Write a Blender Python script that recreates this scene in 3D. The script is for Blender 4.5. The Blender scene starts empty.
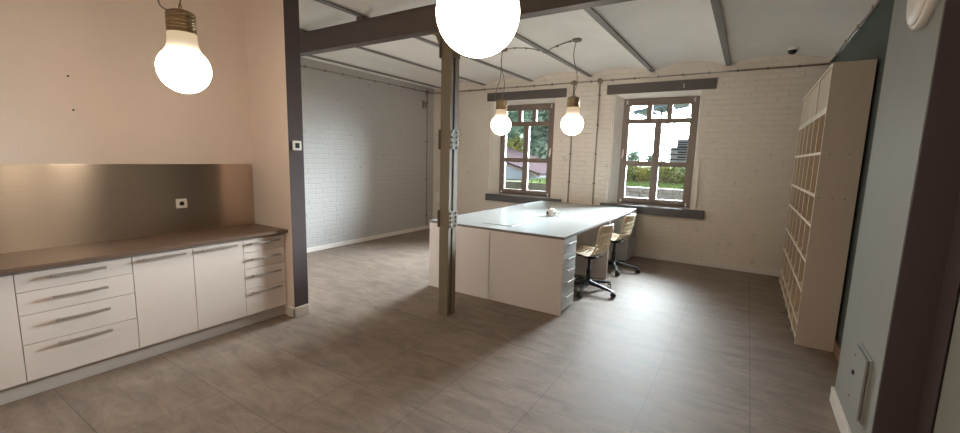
import bpy, bmesh, math, random
from mathutils import Vector, Matrix
random.seed(7)
S = bpy.context.scene
COL = S.collection
PI = math.pi

# ------------------------------------------------------------------ materials
def nodes(name):
    m = bpy.data.materials.new(name); m.use_nodes = True
    nt = m.node_tree; b = nt.nodes['Principled BSDF']
    return m, nt, b
def lin(c):
    return tuple(((v/255)/12.92 if v/255 <= .04045 else ((v/255+.055)/1.055)**2.4) for v in c) + (1,)
def simple(name, rgb, rough=.6, metal=0, var=.06, scale=30, bump=0.0, spec=.5, bscale=None):
    m, nt, b = nodes(name); c = lin(rgb)
    tc = nt.nodes.new('ShaderNodeTexCoord'); n = nt.nodes.new('ShaderNodeTexNoise')
    n.inputs['Scale'].default_value = scale; n.inputs['Detail'].default_value = 5
    nt.links.new(tc.outputs['Object'], n.inputs['Vector'])
    r = nt.nodes.new('ShaderNodeMix'); r.data_type = 'RGBA'
    r.inputs['A'].default_value = tuple(v*(1-var) for v in c[:3]) + (1,)
    r.inputs['B'].default_value = tuple(min(1, v*(1+var)) for v in c[:3]) + (1,)
    nt.links.new(n.outputs['Fac'], r.inputs['Factor']); nt.links.new(r.outputs['Result'], b.inputs['Base Color'])
    b.inputs['Roughness'].default_value = rough; b.inputs['Metallic'].default_value = metal
    b.inputs['Specular IOR Level'].default_value = spec
    if bump:
        n2 = nt.nodes.new('ShaderNodeTexNoise'); n2.inputs['Scale'].default_value = bscale or scale*3; n2.inputs['Detail'].default_value = 6
        nt.links.new(tc.outputs['Object'], n2.inputs['Vector'])
        bp = nt.nodes.new('ShaderNodeBump'); bp.inputs['Strength'].default_value = bump; bp.inputs['Distance'].default_value = .01
        nt.links.new(n2.outputs['Fac'], bp.inputs['Height']); nt.links.new(bp.outputs['Normal'], b.inputs['Normal'])
    return m
def emit(name, rgb, k):
    m = bpy.data.materials.new(name); m.use_nodes = True; nt = m.node_tree
    nt.nodes.clear(); o = nt.nodes.new('ShaderNodeOutputMaterial'); e = nt.nodes.new('ShaderNodeEmission')
    e.inputs['Color'].default_value = rgb + (1,); e.inputs['Strength'].default_value = k
    nt.links.new(e.outputs[0], o.inputs['Surface']); return m
def brick(name, rgb, axis):
    """painted brickwork: brick courses as relief under one coat of white"""
    m, nt, b = nodes(name); L = nt.links.new; c = lin(rgb)
    tc = nt.nodes.new('ShaderNodeTexCoord'); sp = nt.nodes.new('ShaderNodeSeparateXYZ'); cb = nt.nodes.new('ShaderNodeCombineXYZ')
    L(tc.outputs['Object'], sp.inputs[0]); L(sp.outputs[axis], cb.inputs['X']); L(sp.outputs['Z'], cb.inputs['Y'])
    w = nt.nodes.new('ShaderNodeTexNoise'); w.inputs['Scale'].default_value = 7; L(tc.outputs['Object'], w.inputs['Vector'])
    wa = nt.nodes.new('ShaderNodeMix'); wa.data_type = 'VECTOR'; wa.inputs['Factor'].default_value = .04
    L(cb.outputs[0], wa.inputs['A']); L(w.outputs['Color'], wa.inputs['B'])
    br = nt.nodes.new('ShaderNodeTexBrick'); L(wa.outputs['Result'], br.inputs['Vector'])
    br.inputs['Scale'].default_value = 1; br.inputs['Brick Width'].default_value = .26; br.inputs['Row Height'].default_value = .077
    br.inputs['Mortar Size'].default_value = .008; br.inputs['Mortar Smooth'].default_value = .6
    br.inputs['Color1'].default_value = (1,1,1,1); br.inputs['Color2'].default_value = (.86,.86,.86,1); br.inputs['Mortar'].default_value = (.45,.45,.45,1)
    n2 = nt.nodes.new('ShaderNodeTexNoise'); n2.inputs['Scale'].default_value = 14; n2.inputs['Detail'].default_value = 8; L(tc.outputs['Object'], n2.inputs['Vector'])
    # small chips and holes in the paint
    v = nt.nodes.new('ShaderNodeTexNoise'); v.inputs['Scale'].default_value = 9; v.inputs['Detail'].default_value = 3; L(tc.outputs['Object'], v.inputs['Vector'])
    cr = nt.nodes.new('ShaderNodeValToRGB'); cr.color_ramp.elements[0].position = .30; cr.color_ramp.elements[0].color = (.55,.55,.55,1)
    cr.color_ramp.elements[1].position = .36; cr.color_ramp.elements[1].color = (1,1,1,1); L(v.outputs['Fac'], cr.inputs[0])
    mx = nt.nodes.new('ShaderNodeMix'); mx.data_type = 'RGBA'; mx.blend_type = 'MULTIPLY'; mx.inputs['Factor'].default_value = .07
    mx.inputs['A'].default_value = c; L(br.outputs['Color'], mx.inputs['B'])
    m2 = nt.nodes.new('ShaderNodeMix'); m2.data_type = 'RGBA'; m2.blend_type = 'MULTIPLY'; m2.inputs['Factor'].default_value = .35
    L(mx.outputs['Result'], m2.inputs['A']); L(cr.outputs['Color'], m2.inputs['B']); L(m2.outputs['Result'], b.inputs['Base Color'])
    ad = nt.nodes.new('ShaderNodeMath'); ad.operation = 'MULTIPLY_ADD'; ad.inputs[1].default_value = .9
    L(n2.outputs['Fac'], ad.inputs[0]); L(br.outputs['Color'], ad.inputs[2])
    bp = nt.nodes.new('ShaderNodeBump'); bp.inputs['Strength'].default_value = .8; bp.inputs['Distance'].default_value = .009
    L(ad.outputs[0], bp.inputs['Height']); L(bp.outputs['Normal'], b.inputs['Normal'])
    b.inputs['Roughness'].default_value = .6; b.inputs['Specular IOR Level'].default_value = .3
    return m
def tiles(name):
    m, nt, b = nodes(name); L = nt.links.new
    tc = nt.nodes.new('ShaderNodeTexCoord'); mp = nt.nodes.new('ShaderNodeMapping')
    mp.inputs['Location'].default_value = (.44, -2.5, 0); L(tc.outputs['Object'], mp.inputs[0])
    br = nt.nodes.new('ShaderNodeTexBrick'); br.offset = 0; L(mp.outputs[0], br.inputs['Vector'])
    br.inputs['Scale'].default_value = 1; br.inputs['Brick Width'].default_value = .6; br.inputs['Row Height'].default_value = .6
    br.inputs['Mortar Size'].default_value = .0025; br.inputs['Mortar Smooth'].default_value = .1
    br.inputs['Color1'].default_value = (1,1,1,1); br.inputs['Color2'].default_value = (.93,.93,.93,1); br.inputs['Mortar'].default_value = (.55,.55,.55,1)
    # slate-like veins
    st = nt.nodes.new('ShaderNodeMapping'); st.inputs['Scale'].default_value = (.9, 2.6, 1); st.inputs['Rotation'].default_value = (0,0,.35); L(tc.outputs['Object'], st.inputs[0])
    n = nt.nodes.new('ShaderNodeTexNoise'); n.inputs['Scale'].default_value = 3.2; n.inputs['Detail'].default_value = 10; n.inputs['Roughness'].default_value = .68; n.inputs['Distortion'].default_value = .7
    L(st.outputs[0], n.inputs['Vector'])
    cr = nt.nodes.new('ShaderNodeValToRGB'); e = cr.color_ramp.elements
    e[0].position = .3; e[0].color = lin((114,99,89)); e[1].position = .72; e[1].color = lin((152,135,121)); L(n.outputs['Fac'], cr.inputs[0])
    n3 = nt.nodes.new('ShaderNodeTexNoise'); n3.inputs['Scale'].default_value = 90; n3.inputs['Detail'].default_value = 4; L(tc.outputs['Object'], n3.inputs['Vector'])
    m3 = nt.nodes.new('ShaderNodeMix'); m3.data_type = 'RGBA'; m3.blend_type = 'OVERLAY'; m3.inputs['Factor'].default_value = .35
    L(cr.outputs[0], m3.inputs['A']); L(n3.outputs['Color'], m3.inputs['B'])
    mx = nt.nodes.new('ShaderNodeMix'); mx.data_type = 'RGBA'; mx.blend_type = 'MULTIPLY'; mx.inputs['Factor'].default_value = 1
    L(m3.outputs['Result'], mx.inputs['A']); L(br.outputs['Color'], mx.inputs['B']); L(mx.outputs['Result'], b.inputs['Base Color'])
    rr = nt.nodes.new('ShaderNodeMapRange'); rr.inputs['To Min'].default_value = .5; rr.inputs['To Max'].default_value = .68; b.inputs['Specular IOR Level'].default_value = .27; L(n.outputs['Fac'], rr.inputs['Value']); L(rr.outputs[0], b.inputs['Roughness'])
    ad = nt.nodes.new('ShaderNodeMath'); ad.operation = 'MULTIPLY_ADD'; ad.inputs[1].default_value = .5; L(n3.outputs['Fac'], ad.inputs[0]); L(br.outputs['Color'], ad.inputs[2])
    bp = nt.nodes.new('ShaderNodeBump'); bp.inputs['Strength'].default_value = .25; bp.inputs['Distance'].default_value = .004
    L(ad.outputs[0], bp.inputs['Height']); L(bp.outputs['Normal'], b.inputs['Normal'])
    return m
def brushed(name):
    m, nt, b = nodes(name); L = nt.links.new
    tc = nt.nodes.new('ShaderNodeTexCoord'); mp = nt.nodes.new('ShaderNodeMapping'); mp.inputs['Scale'].default_value = (1, 2, 300); L(tc.outputs['Object'], mp.inputs[0])
    n = nt.nodes.new('ShaderNodeTexNoise'); n.inputs['Scale'].default_value = 2; n.inputs['Detail'].default_value = 4; L(mp.outputs[0], n.inputs['Vector'])
    cr = nt.nodes.new('ShaderNodeValToRGB'); cr.color_ramp.elements[0].color = (.60,.49,.40,1); cr.color_ramp.elements[1].color = (.74,.61,.50,1); L(n.outputs['Fac'], cr.inputs[0]); L(cr.outputs[0], b.inputs['Base Color'])
    b.inputs['Metallic'].default_value = 1; b.inputs['Roughness'].default_value = .28
    b.inputs['Anisotropic'].default_value = .9; b.inputs['Anisotropic Rotation'].default_value = .25
    tg = nt.nodes.new('ShaderNodeTangent'); tg.direction_type = 'RADIAL'; tg.axis = 'Z'; L(tg.outputs[0], b.inputs['Tangent'])
    return m
def glass(name, tint=(.93,.96,.95)):
    m = bpy.data.materials.new(name); m.use_nodes = True; nt = m.node_tree; nt.nodes.clear(); L = nt.links.new
    o = nt.nodes.new('ShaderNodeOutputMaterial'); t = nt.nodes.new('ShaderNodeBsdfTransparent'); t.inputs[0].default_value = tint + (1,)
    g = nt.nodes.new('ShaderNodeBsdfGlossy'); g.inputs['Roughness'].default_value = .03
    f = nt.nodes.new('ShaderNodeFresnel'); f.inputs[0].default_value = 1.45; mx = nt.nodes.new('ShaderNodeMixShader')
    L(f.outputs[0], mx.inputs[0]); L(t.outputs[0], mx.inputs[1]); L(g.outputs[0], mx.inputs[2]); L(mx.outputs[0], o.inputs[0]); return m
def leafmat(name, a, bcol):
    m, nt, b = nodes(name); L = nt.links.new
    oi = nt.nodes.new('ShaderNodeTexCoord'); n = nt.nodes.new('ShaderNodeTexNoise'); n.inputs['Scale'].default_value = 3; n.inputs['Detail'].default_value = 6
    L(oi.outputs['Object'], n.inputs['Vector']); cr = nt.nodes.new('ShaderNodeValToRGB')
    cr.color_ramp.elements[0].position = .35; cr.color_ramp.elements[1].position = .65
    cr.color_ramp.elements[0].color = lin(a); cr.color_ramp.elements[1].color = lin(bcol); L(n.outputs['Fac'], cr.inputs[0]); L(cr.outputs[0], b.inputs['Base Color'])
    b.inputs['Roughness'].default_value = .7; b.inputs['Specular IOR Level'].default_value = .1
    return m

M = {}
M['floor'] = tiles('slate_tile')
M['plaster'] = simple('kitchen_plaster', (229,212,200), .8, var=.03, scale=6, bump=.15, bscale=60, spec=.2)
M['ceil'] = simple('ceiling_plaster', (236,233,228), .8, var=.07, scale=2.5, bump=.5, bscale=9, spec=.2)
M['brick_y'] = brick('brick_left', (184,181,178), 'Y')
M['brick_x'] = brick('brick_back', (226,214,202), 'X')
M['facade'] = simple('dark_facade', (70,66,63), .9, var=.15, scale=12, spec=0)
M['reveal'] = simple('reveal_plaster', (240,234,226), .8, var=.03, scale=8, bump=.2, spec=.2)
M['greywall'] = simple('grey_wall_paint', (152,154,149), .75, var=.05, scale=5, bump=.12, bscale=80, spec=.25)
M['greenwall'] = simple('dark_green_grey_paint', (78,87,83), .75, var=.05, scale=5, bump=.12, bscale=80, spec=.25)
M['darkpaint_shade'] = simple('anthracite_paint_shade', (86,76,77), .7, var=.05, scale=8, bump=.1, spec=.25)  # real paint on partition and doorway; holds the shade on the pier end
M['white'] = simple('white_skirting', (226,219,211), .5, var=.02)
M['woodskirt'] = simple('wood_skirting', (150,115,92), .5, var=.1, scale=12)
M['steel_beam'] = simple('beam_paint', (92,81,75), .5, var=.1, scale=9, bump=.2, spec=.4)
M['joist'] = simple('joist_paint', (128,125,121), .55, var=.1, scale=9, bump=.2)
M['column'] = simple('column_paint', (126,114,96), .6, var=.1, scale=9, bump=.2, spec=.3)
M['bolt'] = simple('bolt_paint', (116,108,95), .4, var=.15, scale=40)
M['concrete'] = simple('concrete_foot', (120,110,100), .9, var=.15, scale=40, bump=.5)
M['front'] = simple('cabinet_front', (222,208,199), .45, var=.015, scale=20)
M['carcass'] = simple('cabinet_carcass', (196,187,178), .55, var=.02)
M['plinth'] = simple('plinth_white', (198,188,180), .5, var=.03)
M['worktop'] = simple('worktop_brown', (112,90,76), .38, var=.12, scale=60, spec=.5)
M['steel'] = simple('handle_steel', (172,161,150), .42, metal=.55, var=.05)
M['handle'] = simple('bright_handle', (225,222,216), .28, metal=1, var=.03)
M['brushed'] = brushed('brushed_steel')
M['plastic'] = simple('white_plastic', (232,226,218), .4, var=.01)
M['black'] = simple('black_plastic', (24,24,25), .4, var=.1)
M['darkhole'] = simple('dark_insert', (42,38,36), .6, var=.1)
M['desktop'] = simple('desk_laminate', (164,168,168), .24, var=.06, scale=14, spec=.6)
M['desk_edge'] = simple('desk_edge', (118,108,100), .5, var=.05)
M['desk_panel'] = simple('desk_panel', (222,210,204), .5, var=.02, scale=10)
M['drawer'] = simple('pedestal_grey', (196,194,190), .45, var=.03)
M['shell'] = simple('chair_shell', (238,219,188), .4, var=.06, scale=20)
M['book'] = simple('bookcase_side', (206,191,176), .55, var=.03, scale=12)
M['book_in'] = simple('bookcase_board', (196,178,152), .55, var=.03, scale=12)
M['book_edge'] = simple('bookcase_edging', (242,236,222), .5, var=.02)
M['winframe'] = simple('window_frame_paint', (124,108,97), .5, var=.08, scale=12)
M['lintel'] = simple('lintel_paint', (92,84,80), .55, var=.07, scale=10)
M['sill'] = simple('sill_slate', (84,80,80), .35, var=.08, scale=14)
M['glass'] = glass('window_glass')
M['pipe'] = simple('conduit_grey', (152,140,128), .45, var=.1, scale=20)
M['clip'] = simple('clip_dark', (132,120,108), .5, var=.1)
M['socket'] = simple('lamp_brass', (150,128,98), .28, metal=1, var=.08)
M['cord'] = simple('lamp_cord', (128,116,104), .6, var=.05)
def bulbmat():
    # frosted bulb: the light source sits in the round part, the neck above it gives off less
    m = emit('bulb_light', (1,.86,.68), 9.5); nt = m.node_tree; L = nt.links.new
    e = [n for n in nt.nodes if n.type == 'EMISSION'][0]
    tc = nt.nodes.new('ShaderNodeTexCoord'); sp = nt.nodes.new('ShaderNodeSeparateXYZ'); L(tc.outputs['Object'], sp.inputs[0])
    r = nt.nodes.new('ShaderNodeValToRGB'); mr = nt.nodes.new('ShaderNodeMapRange'); mr.inputs['From Min'].default_value = .03; mr.inputs['From Max'].default_value = .20
    L(sp.outputs['Z'], mr.inputs['Value'])
    a = nt.nodes.new('ShaderNodeMath'); a.operation = 'SUBTRACT'; a.inputs[0].default_value = 1; L(mr.outputs[0], a.inputs[1])
    b = nt.nodes.new('ShaderNodeMath'); b.operation = 'POWER'; b.inputs[1].default_value = 4.2; L(a.outputs[0], b.inputs[0])
    c = nt.nodes.new('ShaderNodeMath'); c.operation = 'MULTIPLY_ADD'; c.inputs[1].default_value = 10; c.inputs[2].default_value = .27; L(b.outputs[0], c.inputs[0]); L(c.outputs[0], e.inputs['Strength'])
    cm = nt.nodes.new('ShaderNodeMix'); cm.data_type = 'RGBA'; cm.inputs['A'].default_value = (1,.86,.68,1); cm.inputs['B'].default_value = (1,.74,.46,1); L(mr.outputs[0], cm.inputs['Factor']); L(cm.outputs['Result'], e.inputs['Color'])
    return m
M['bulb'] = bulbmat()
M['shed'] = simple('shed_render', (168,178,188), .85, var=.05, scale=4, spec=0)
M['rooftile'] = simple('shed_roof_tiles', (52,43,45), .8, var=.2, scale=15, bump=.5, spec=0)
M['grass'] = simple('grass_blades', (92,106,66), .8, var=.3, scale=6, spec=0)
M['earth'] = simple('yard_ground', (78,78,66), .9, var=.2, scale=3, bump=.5, spec=0)
M['stone'] = simple('rubble_stone', (128,127,122), .9, var=.35, scale=9, bump=.9, bscale=14, spec=0)
M['leaf_a'] = leafmat('leaves_dark', (78,96,82), (148,164,146))
M['leaf_b'] = leafmat('leaves_yellow', (112,108,50), (140,136,76))
M['leaf_c'] = leafmat('leaves_bush', (70,88,50), (122,122,80))
M['leaf_d'] = leafmat('leaves_green', (58,92,44), (100,130,64))
M['bark'] = simple('bark', (84,72,60), .9, var=.2, bump=.6)
M['far_wall'] = simple('far_block_render', (170,168,170), .9, var=.04, spec=0)
M['far_dark'] = simple('far_block_bands', (62,62,68), .8, var=.05, spec=0)
M['mast'] = simple('mast_steel', (74,90,102), .6, var=.05)

# ------------------------------------------------------------------ builders
class MB:
    def __init__(s): s.b = bmesh.new(); s.smooth = False
    def box(s, x0, x1, y0, y1, z0, z1, bev=0, mi=0):
        vs = [s.b.verts.new((x, y, z)) for x in (x0, x1) for y in (y0, y1) for z in (z0, z1)]
        F = [(0,1,3,2),(4,6,7,5),(0,4,5,1),(2,3,7,6),(0,2,6,4),(1,5,7,3)]
        fs = [s.b.faces.new([vs[i] for i in f]) for f in F]
        for f in fs: f.material_index = mi
        if bev:
            es = list({e for f in fs for e in f.edges})
            r = bmesh.ops.bevel(s.b, geom=es, offset=bev, segments=2, affect='EDGES', profile=.6)
            for f in r['faces']: f.material_index = mi
        return s
    def quad(s, *p, mi=0):
        f = s.b.faces.new([s.b.verts.new(q) for q in p]); f.material_index = mi; return s
    def prism(s, pts, axis, a, b, mi=0):
        """extrude a 2D outline along an axis (0,1,2)"""
        def mk(p, t):
            q = list(p); q.insert(axis, t); return q
        v0 = [s.b.verts.new(mk(p, a)) for p in pts]; v1 = [s.b.verts.new(mk(p, b)) for p in pts]; n = len(pts)
        for f in [v0[::-1], v1] + [[v0[i], v0[(i+1)%n], v1[(i+1)%n], v1[i]] for i in range(n)]:
            s.b.faces.new(f).material_index = mi
        return s
    def lathe(s, prof, c=(0,0,0), seg=24, cap=True, mi=0):
        rings = []
        for r, z in prof:
            rings.append([s.b.verts.new((c[0]+r*math.cos(2*PI*k/seg), c[1]+r*math.sin(2*PI*k/seg), c[2]+z)) for k in range(seg)])
        for a, b in zip(rings, rings[1:]):
            for k in range(seg):
                f = s.b.faces.new((a[k], a[(k+1)%seg], b[(k+1)%seg], b[k])); f.smooth = True; f.material_index = mi
        if cap:
            s.b.faces.new(rings[0][::-1]).material_index = mi; s.b.faces.new(rings[-1]).material_index = mi
        return s
    def tube(s, pts, r, seg=10, cap=True):
        pts = [Vector(p) for p in pts]; rings = []; n0 = None
        for i, p in enumerate(pts):
            t = (pts[min(i+1, len(pts)-1)] - pts[max(i-1, 0)]).normalized()
            if n0 is None: n0 = t.orthogonal().normalized()
            n0 = (n0 - t*n0.dot(t)).normalized(); bn = t.cross(n0)
            rr = r[i] if isinstance(r, (list, tuple)) else r
            rings.append([s.b.verts.new(p + (n0*math.cos(2*PI*k/seg) + bn*math.sin(2*PI*k/seg))*rr) for k in range(seg)])
        for a, b in zip(rings, rings[1:]):
            for k in range(seg):
                s.b.faces.new((a[k], a[(k+1)%seg], b[(k+1)%seg], b[k])).smooth = True
        if cap: s.b.faces.new(rings[0][::-1]); s.b.faces.new(rings[-1])
        return s
    def xf(s, mat):
        bmesh.ops.transform(s.b, matrix=mat, verts=s.b.verts); return s
    def build(s, name, mats, parent=None, kind=None, label=None, recalc=True):
        if recalc: bmesh.ops.recalc_face_normals(s.b, faces=s.b.faces)
        me = bpy.data.meshes.new(name)
        if parent is not None:
            bmesh.ops.translate(s.b, vec=-wloc(parent), verts=s.b.verts)
        s.b.to_mesh(me); s.b.free()
        for m in (mats if isinstance(mats, (list, tuple)) else [mats]): me.materials.append(M[m])
        o = bpy.data.objects.new(name, me); COL.objects.link(o)
        if parent is not None: o.parent = parent
        if kind: o['kind'] = kind
        if label: o['label'] = label
        return o
def wloc(o):
    v = Vector(o.location)
    while o.parent: o = o.parent; v += Vector(o.location)
    return v
def thing(name, label, cat, loc=(0,0,0), group=None):
    o = bpy.data.objects.new(name, None); COL.objects.link(o); o.location = loc; o.empty_display_size = .1
    return tag(o, label, cat, group)
def tag(o, label, cat, group=None, kind=None):
    o['label'] = label; o['category'] = cat
    if group: o['group'] = group
    if kind: o['kind'] = kind
    return o
def dup(o, loc=None, label=None, parent=None):
    c = o.copy(); COL.objects.link(c)
    if parent is not None: c.parent = parent
    if loc is not None: c.location = loc
    if label: c['label'] = label
    for ch in list(o.children): dup(ch, parent=c)
    return c

# ------------------------------------------------------------------ room shell
YB = 7.34; XL = -5.89; XR = .79; XK = -4.229; XP = -3.607; YP = 2.37; YP2 = 2.525; YR = -3.2
XPIER = .64; PN = 2.68; PF = 3.58
struct = 'structure'
MB().box(XL-.1, XR+.2, YR-.2, YB+.1, -.12, 0).build('floor', 'floor', kind=struct)

JX = [-5.66, -4.60, -3.57, -2.455, -1.44, -.395]
mb = MB()
edges = [XL-.05] + JX + [XR+.03]
prof = []
for i, (a, b) in enumerate(zip(edges, edges[1:])):
    rise = .10 if b-a > .5 else 0
    n = 14 if rise else 1
    za, zb = 3.032, (2.99 if i == len(edges)-2 else 3.032)
    for k in range(n+1):
        if k == 0 and prof: continue
        t = k/n; prof.append((a+(b-a)*t, za+(zb-za)*t + rise*4*t*(1-t)))
def vrow(pts, y): return [mb.b.verts.new((x, y, z)) for x, z in pts]
top = [(x, 3.4) for x, z in prof]
YA, YZ = YR-.1, YB+.05
for i in range(len(edges)-1):
    seg = [q for q in prof if edges[i]-1e-6 <= q[0] <= edges[i+1]+1e-6]
    v0 = vrow(seg, YA); v1 = vrow(seg, YZ)
    for k in range(len(seg)-1): mb.b.faces.new((v0[k], v1[k], v1[k+1], v0[k+1])).smooth = True
for y, fl in ((YA, 1), (YZ, -1)):
    u = vrow(prof, y); w_ = vrow(top, y)
    for i in range(len(prof)-1): mb.b.faces.new([u[i], u[i+1], w_[i+1], w_[i]][::fl])
mb.quad((prof[0][0], YA, 3.4), (prof[-1][0], YA, 3.4), (prof[-1][0], YZ, 3.4), (prof[0][0], YZ, 3.4))
for x, z, fl in ((prof[0][0], prof[0][1], 1), (prof[-1][0], prof[-1][1], -1)): mb.quad(*[(x, YA, z), (x, YA, 3.4), (x, YZ, 3.4), (x, YZ, z)][::fl])
mb.build('ceiling', 'ceil', kind=struct, recalc=False)

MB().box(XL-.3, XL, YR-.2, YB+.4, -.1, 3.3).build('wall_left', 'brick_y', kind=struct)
# back wall with two splayed window openings
WIN = [dict(o=(-4.375, -3.085), f=(-4.274, -3.137)), dict(o=(-1.995, -.712), f=(-1.888, -.746))]
OZ0, OZ1, FZ0, FZ1, YF = .80, 2.70, .882, 2.627, 7.50
YO = YB+.30
xs = [XL-.1, WIN[0]['o'][0], WIN[0]['o'][1], WIN[1]['o'][0], WIN[1]['o'][1], XR+.25]
mb = MB()
for i in range(5):
    if i % 2 == 0:
        mb.quad((xs[i], YB, -.1), (xs[i+1], YB, -.1), (xs[i+1], YB, 3.3), (xs[i], YB, 3.3))
    else:
        mb.quad((xs[i], YB, -.1), (xs[i+1], YB, -.1), (xs[i+1], YB, OZ0), (xs[i], YB, OZ0))
        mb.quad((xs[i], YB, OZ1), (xs[i+1], YB, OZ1), (xs[i+1], YB, 3.3), (xs[i], YB, 3.3))
for w in WIN:
    oa, ob = w['o']; fa, fb = w['f']
    I = [(oa, YB, OZ0), (ob, YB, OZ0), (ob, YB, OZ1), (oa, YB, OZ1)]
    F = [(fa, YF, FZ0), (fb, YF, FZ0), (fb, YF, FZ1), (fa, YF, FZ1)]
    G = [(x, YO, z) for x, y, z in F]
    for k in range(4):
        mb.quad(I[k], I[(k+1)%4], F[(k+1)%4], F[k], mi=1); mb.quad(F[k], F[(k+1)%4], G[(k+1)%4], G[k], mi=1)
xs2 = [XL-.1, WIN[0]['f'][0], WIN[0]['f'][1], WIN[1]['f'][0], WIN[1]['f'][1], XR+.25]
for i in range(5):
    if i % 2 == 0:
        mb.quad((xs2[i], YO, -.1), (xs2[i], YO, 3.3), (xs2[i+1], YO, 3.3), (xs2[i+1], YO, -.1), mi=2)
    else:
        mb.quad((xs2[i], YO, -.1), (xs2[i], YO, FZ0), (xs2[i+1], YO, FZ0), (xs2[i+1], YO, -.1), mi=2)
        mb.quad((xs2[i], YO, FZ1), (xs2[i], YO, 3.3), (xs2[i+1], YO, 3.3), (xs2[i+1], YO, FZ1), mi=2)
mb.quad((xs[0], YB, 3.3), (xs[-1], YB, 3.3), (xs[-1], YO, 3.3), (xs[0], YO, 3.3), mi=2)
mb.build('wall_back', ['brick_x', 'reveal', 'facade'], kind=struct, recalc=False)

MB().box(XR, XR+.25, 2.515, YB, -.1, 3.3).build('wall_right', 'greenwall', kind=struct)
MB().box(XPIER, XR+.02, PN, PF, -.05, 3.2).build('wall_pier', 'greywall', kind=struct)
MB().box(.785, XR+.25, 2.515, PN-.001, -.05, 3.2).build('trim_1', 'darkpaint_shade', kind=struct)
MB().box(XPIER+.003, XR, PN-.012, PN+.001, 0, 3.1).build('pier_end_shade', 'darkpaint_shade', kind=struct)  # dark sheet over the grey pier end, its shade put into the colour
MB().box(XR+.005, XR+.3, YR-.2, 2.514, -.1, 3.3).build('wall_entrance', 'greywall', kind=struct)
MB().box(XK-.15, XK, YR-.2, YP+.05, -.1, 3.3).build('wall_kitchen', 'plaster', kind=struct)
mb = MB().box(XL-.05, XP, YP, YP2, -.05, 3.3)
for f in mb.b.faces:
    if f.calc_center_median().x > XP-.01: f.material_index = 1
    elif f.calc_center_median().y > YP2-.01: f.material_index = 2
mb.build('wall_partition', ['plaster', 'darkpaint_shade', 'brick_x'], kind=struct)
MB().box(XL-.1, XR+.3, YR-.25, YR, -.1, 3.3).build('wall_rear', 'plaster', kind=struct)

# skirtings
MB().box(XL, XL+.015, YP2, YB, 0, .075, .004).build('baseboard_left', 'white', kind=struct)
MB().box(XL, XR, YB-.018, YB, 0, .07, .004).build('baseboard_back', 'white', kind=struct)
mb = MB(); mb.box(-3.70, XP+.016, YP-.016, YP, 0, .10, .004); mb.box(XP, XP+.016, YP-.016, YP2+.0, 0, .10, .004)
mb.build('baseboard_partition', 'white', kind=struct)
MB().box(XPIER-.017, XPIER, PN, PF+.016, 0, .105, .004).build('baseboard_pier', 'white', kind=struct)
MB().box(XR-.016, XR, PF, YB-.02, 0, .10, .004).build('baseboard_right', 'woodskirt', kind=struct)

# ------------------------------------------------------------------ windows
def window(name, w, handle_side):
    fa, fb = w['f']; z0, z1 = FZ0, FZ1
    y0, y1 = YF-.03, YF+.04
    root = thing_struct(name, ((fa+fb)/2, YF, z0))
    m = MB(); t = .11
    m.box(fa, fa+t, y0, y1, z0, z1, .006); m.box(fb-t, fb, y0, y1, z0, z1, .006)
    m.box(fa+t-.004, fb-t+.004, y0, y1, z1-t, z1, .006); m.box(fa+t-.004, fb-t+.004, y0, y1, z0, z0+.1, .006)
    m.build('frame', 'winframe', root)
    zt = 2.22; b = .085
    m = MB(); m.box(fa+t-.004, fb-t+.004, y0+.006, y1-.004, zt, zt+b, .005); m.build('transom', 'winframe', root)
    W = fb-fa-2*t
    for k in (1, 2):
        x = fa+t+W*k/3; MB().box(x-.042, x+.042, y0+.01, y1-.006, zt+b-.004, z1-t+.004, .004).build('upper_bar', 'winframe', root)
    x = (fa+fb)/2
    MB().box(x-.055, x+.055, y0+.004, y1-.006, z0+.096, zt+.004, .005).build('mullion', 'winframe', root)
    zm = 1.565
    for xa, xb in ((fa+t-.004, x-.05), (x+.05, fb-t+.004)):
        MB().box(xa, xb, y0+.01, y1-.006, zm-.042, zm+.042, .004).build('glazing_bar', 'winframe', root)
    # weather bar at the foot of the sash
    MB().box(fa+t-.02, fb-t+.02, y0-.035, y0+.005, z0+.03, z0+.07, .006).build('weather_bar', 'winframe', root)
    # panes
    yp = YF+.012
    for k in range(3):
        MB().box(fa+t+W*k/3, fa+t+W*(k+1)/3, yp-.003, yp+.003, zt+b, z1-t).build('pane', 'glass', root)
    for xa, xb in ((fa+t, x), (x, fb-t)):
        MB().box(xa, xb, yp-.003, yp+.003, zm, zt).build('pane', 'glass', root)
        MB().box(xa, xb, yp-.003, yp+.003, z0+.09, zm).build('pane', 'glass', root)
    hx = fa+.045 if handle_side < 0 else fb-.045
    m = MB(); m.box(hx-.012, hx+.012, y0-.012, y0+.002, 1.68, 1.80, .004); m.box(hx-.009, hx+.009, y0-.045, y0-.01, 1.745, 1.765, .003); m.box(hx-.010, hx+.010, y0-.05, y0-.034, 1.64, 1.765, .004)
    m.build('handle', 'plastic', root, label='pale window handle')
    for hx in (fa+.06, fb-.06):
        MB().box(hx-.012, hx+.012, y0-.018, y0+.002, z1-.085, z1-.02, .004).build('hinge', 'handle', root)
        MB().box(hx-.012, hx+.012, y0-.018, y0+.002, z0+.015, z0+.065, .004).build('hinge', 'handle', root)
    return root
def thing_struct(name, loc):
    o = bpy.data.objects.new(name, None); COL.objects.link(o); o.location = loc; o['kind'] = struct; return o
w1 = window('window_1', WIN[0], 1); w2 = window('window_2', WIN[1], -1)
for root, la, lb, sa, sb in ((w1, -4.52, -2.872, -4.49, -2.865), (w2, -2.148, -.522, -2.136, -.513)):
    MB().box(la, lb, YB-.022, YB+.004, 2.702, 2.857, .003).build('lintel', 'lintel', root)
    MB().box(sa, sb, YB-.05, YF+.0, .735, .868, .008).build('window_sill', 'sill', root)
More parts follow.
